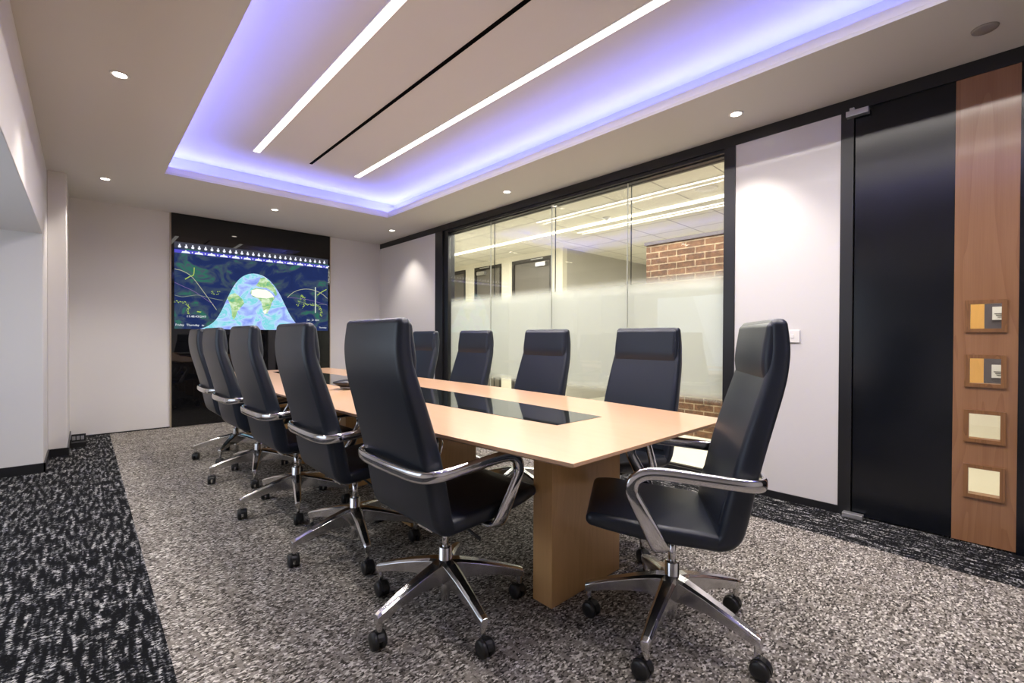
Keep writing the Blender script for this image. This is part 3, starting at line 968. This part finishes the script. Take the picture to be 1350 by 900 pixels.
def interp(path, vals, n=5):
    pp = smooth_path([(x, z, v) for (x, z), v in zip(path, vals)], n)
    return [(p.x, p.y) for p in pp], [p.z for p in pp]

def make_chair(name='office_chair'):
    t = empty(name, (0, 0, 0))
    # seat
    sp0 = [(-0.135, 0.438), (-0.05, 0.446), (0.10, 0.458), (0.23, 0.474), (0.29, 0.478)]
    p, h = interp(sp0, [0.028, 0.030, 0.031, 0.028, 0.024])
    _, hw = interp(sp0, [0.232, 0.238, 0.242, 0.238, 0.228])
    slab(p, h, hw, 0.022, cap=0.024).build('seat', 'leather', t)
    # backrest shell: rises from behind the seat, tilts back, straight at the head
    bp0 = [(-0.085, 0.432), (-0.125, 0.436), (-0.158, 0.462), (-0.175, 0.52), (-0.200, 0.64), (-0.230, 0.76), (-0.262, 0.87), (-0.290, 0.965), (-0.304, 1.025), (-0.310, 1.09), (-0.307, 1.165)]
    p, h = interp(bp0, [0.020, 0.028, 0.038, 0.041, 0.040, 0.039, 0.037, 0.035, 0.033, 0.032, 0.028])
    _, hw = interp(bp0, [0.228, 0.234, 0.238, 0.240, 0.240, 0.238, 0.233, 0.227, 0.221, 0.217, 0.213])
    slab(p, h, hw, 0.026, cap=0.022).build('backrest', 'leather', t)
    # headrest roll on the front of the back
    hp0 = [(-0.280, 0.985), (-0.284, 1.03), (-0.289, 1.09), (-0.291, 1.155)]
    p, h = interp(hp0, [0.018, 0.028, 0.028, 0.020])
    _, hw = interp(hp0, [0.212, 0.212, 0.210, 0.206])
    slab(p, h, hw, 0.026, cap=0.022).build('headrest', 'leather', t)
    # lumbar cushion face: a shallow fold across the back above the seat
    lp0 = [(-0.138, 0.50), (-0.156, 0.56), (-0.174, 0.625)]
    p, h = interp(lp0, [0.014, 0.020, 0.010])
    _, hw = interp(lp0, [0.215, 0.218, 0.214])
    slab(p, h, hw, 0.010, cap=0.010).build('lumbar_fold', 'leather', t)
    # polished loop arm: one band from under the seat round the back to the other side
    half = [(0.055, 0.17, 0.408), (0.058, 0.235, 0.410), (0.066, 0.262, 0.425), (0.098, 0.272, 0.49), (0.135, 0.276, 0.560), (0.155, 0.277, 0.605), (0.148, 0.277, 0.645), (0.112, 0.276, 0.668), (0.05, 0.276, 0.672), (-0.06, 0.276, 0.664), (-0.16, 0.275, 0.656), (-0.215, 0.268, 0.652), (-0.253, 0.238, 0.649), (-0.268, 0.18, 0.647), (-0.272, 0.09, 0.646), (-0.273, 0.0, 0.646)]
    full = half + [(x, -y, z) for x, y, z in half[:-1][::-1]]
    path = smooth_path(full, 5)
    wa, wb, ref = [], [], []
    for q in path:
        side = Vector((0, 1 if q.y > 0 else -1, 0))
        # outward direction of the band in plan
        out = Vector((0, q.y, 0)) if q.x > -0.2 else Vector((q.x + 0.2, q.y * 0.9 if abs(q.y) > 0.2 else q.y * 0.1, 0))
        if out.length < 1e-3: out = Vector((-1, 0, 0))
        ref.append(out.normalized())
        low = max(0, min(1, (0.60 - q.z) / 0.15))
        wa.append(0.0115)
        wb.append(0.0215 + 0.007 * low)
    # bottoms: reference up instead of outward where the band runs sideways under the seat
    for k, q in enumerate(path):
        if q.z < 0.43 and abs(q.y) < 0.262:
            f_ = (abs(q.y) - 0.235) / 0.027
            f_ = max(0, min(1, f_))
            sgn = 1 if q.y > 0 else -1
            ref[k] = (Vector((0, 0, -1)) * (1 - f_) + Vector((0, sgn, 0)) * f_).normalized()
    MB().sweep(path, wa, wb, ref, n=16, power=2.5).build('armrest_loop', 'chrome', t)
    # mechanism under the seat
    m = MB().box(-0.09, -0.085, 0.372, 0.09, 0.085, 0.402)
    m.box(0.03, -0.19, 0.393, 0.085, 0.19, 0.408)
    m.build('tilt_mechanism', 'plastic', t, bevel=0.006)
    m = MB().lathe([(0.036, 0.350), (0.046, 0.362), (0.05, 0.3719), (0.02, 0.3719)], 20)
    m.box(-0.10, -0.05, 0.362, -0.03, 0.05, 0.372)
    m.build('mechanism_cover', 'satin', t)
    MB().sweep([(0.0, -0.085, 0.385), (-0.005, -0.16, 0.383), (-0.01, -0.24, 0.372)], [0.006, 0.006, 0.008], [0.004, 0.004, 0.005], (0, 0, 1), n=8).build('lever', 'plastic', t)
    MB().lathe([(0.014, 0.20), (0.014, 0.372)], 18).build('gas_column', 'chrome', t)
    MB().lathe([(0.024, 0.155), (0.031, 0.165), (0.031, 0.205), (0.0265, 0.208), (0.0265, 0.262), (0.022, 0.266), (0.013, 0.2665)], 24).build('hub', 'satin', t)
    MB().lathe([(0.015, 0.045), (0.019, 0.05), (0.021, 0.10), (0.025, 0.154)], 20).build('lower_tube', 'satin', t)
    return t

def star_base(t, a0):
    """five legs, each with its caster, first leg at angle a0 relative to the chair"""
    for k in range(5):
        a = a0 + 2 * PI * k / 5
        ca, sa = math.cos(a), math.sin(a)
        R_ = lambda x, y, z: Vector((x * ca - y * sa, x * sa + y * ca, z))
        # tapering arm: section rings top/bottom
        prof = [(0.020, 0.214, 0.120, 0.034), (0.06, 0.210, 0.130, 0.030), (0.14, 0.192, 0.134, 0.025), (0.24, 0.165, 0.120, 0.021), (0.315, 0.141, 0.102, 0.018), (0.333, 0.133, 0.098, 0.015)]
        rs = []
        for r, zt, zb, hw in prof:
            ring = [R_(r, -hw * 0.55, zt), R_(r, hw * 0.55, zt), R_(r, hw, zt - 0.008), R_(r, hw * 0.7, zb), R_(r, -hw * 0.7, zb), R_(r, -hw, zt - 0.008)]
            rs.append(ring)
        m = MB().rings(rs, smooth=False)
        m.lathe([(0.0085, 0.066), (0.0105, 0.07), (0.0115, 0.11)], 12, tuple(R_(0.318, 0, 0)))
        leg = m.build('leg', 'satin', t, bevel=0.002)
        # caster
        ang = a + 0.7 + 1.9 * k
        cc, cs = math.cos(ang), math.sin(ang)
        c0 = R_(0.318, 0, 0) + Vector((cc * 0.012, cs * 0.012, 0))
        m = MB()
        for sgn in (-1, 1):
            rings = []
            for rr, hh in ((0.0225, 0.006), (0.030, 0.006), (0.0315, 0.010), (0.0315, 0.020), (0.028, 0.025), (0.012, 0.027)):
                ring = []
                for i in range(22):
                    b_ = 2 * PI * i / 22
                    lx, ly, lz = rr * math.cos(b_), sgn * hh, 0.032 + rr * math.sin(b_)
                    ring.append(Vector((lx * cc - ly * cs, lx * cs + ly * cc, lz)) + c0)
                rings.append(ring)
            m.rings(rings)
        # hood between the wheels
        hood = []
        for i in range(9):
            b_ = PI * (0.02 + 0.9 * i / 8)
            hood.append([Vector(((rr * math.cos(b_)) * cc - ly * cs, (rr * math.cos(b_)) * cs + ly * cc, 0.032 + rr * math.sin(b_))) + c0 for rr, ly in ((0.034, -0.009), (0.034, 0.009), (0.012, 0.009), (0.012, -0.009))])
        m.rings(hood, smooth=False)
        m.build('caster', 'plastic', leg)

def place(proto_fn, x, y, face, base, label, group, src=None):
    """face: heading of the chair in degrees, base: angle of one star leg in degrees (world)"""
    if src is None:
        t = make_chair()
        star_base(t, math.radians(base - face))
    else:
        t = dup_tree(src)
        # turn this chair's own star so its legs stand as in the room
        rel = math.radians(base - face) - src['star']
        R_ = Matrix.Rotation(rel, 4, 'Z')
        for ch in t.children:
            if ch.name.startswith('leg'):
                ch.matrix_basis = R_ @ ch.matrix_basis
    t.location = (x, y, 0)
    t.rotation_euler = (0, 0, math.radians(face))
    tag(t, label, 'chair', group)
    return t

GL = 'office chairs along the near side of the table'
GR = 'office chairs along the glass side of the table'
A = place(None, 1.088, 1.562, 0, 44, 'black leather high-back swivel chair, nearest of the row left of the table', GL)
A['star'] = math.radians(44)
for x, y, f_, b_, lab in ((1.065, 2.37, 0, 40, 'black leather high-back swivel chair, second from the camera in the left row'),
                          (1.03, 3.19, 2, 38, 'black leather high-back swivel chair, middle of the five in the left row'),
                          (1.03, 4.10, 2, 36, 'black leather high-back swivel chair, second from the wall screen in the left row'),
                          (1.05, 4.92, 0, 20, 'black leather high-back swivel chair, farthest of the left row, next to the wall screen')):
    place(None, x, y, f_, b_, lab, GL, A)
place(None, 1.660, 0.866, 123, 49, 'black leather swivel chair turned sideways at the near end of the table', 'office chair at the table end', A)
for x, y, f_, b_, lab in ((2.235, 1.50, 180, 20, 'black leather chair facing the camera across the table, right-most along the glass wall'),
                          (2.235, 2.34, 180, 50, 'black leather chair across the table, second from the right along the glass wall'),
                          (2.235, 3.19, 180, 10, 'black leather chair across the table, third from the right along the glass wall'),
                          (2.235, 4.01, 180, 35, 'black leather chair across the table, half hidden behind the nearest chair')):
    place(None, x, y, f_, b_, lab, GR, A)
del A['star']
for o in S.objects:
    if 'star' in o.keys():
        del o['star']
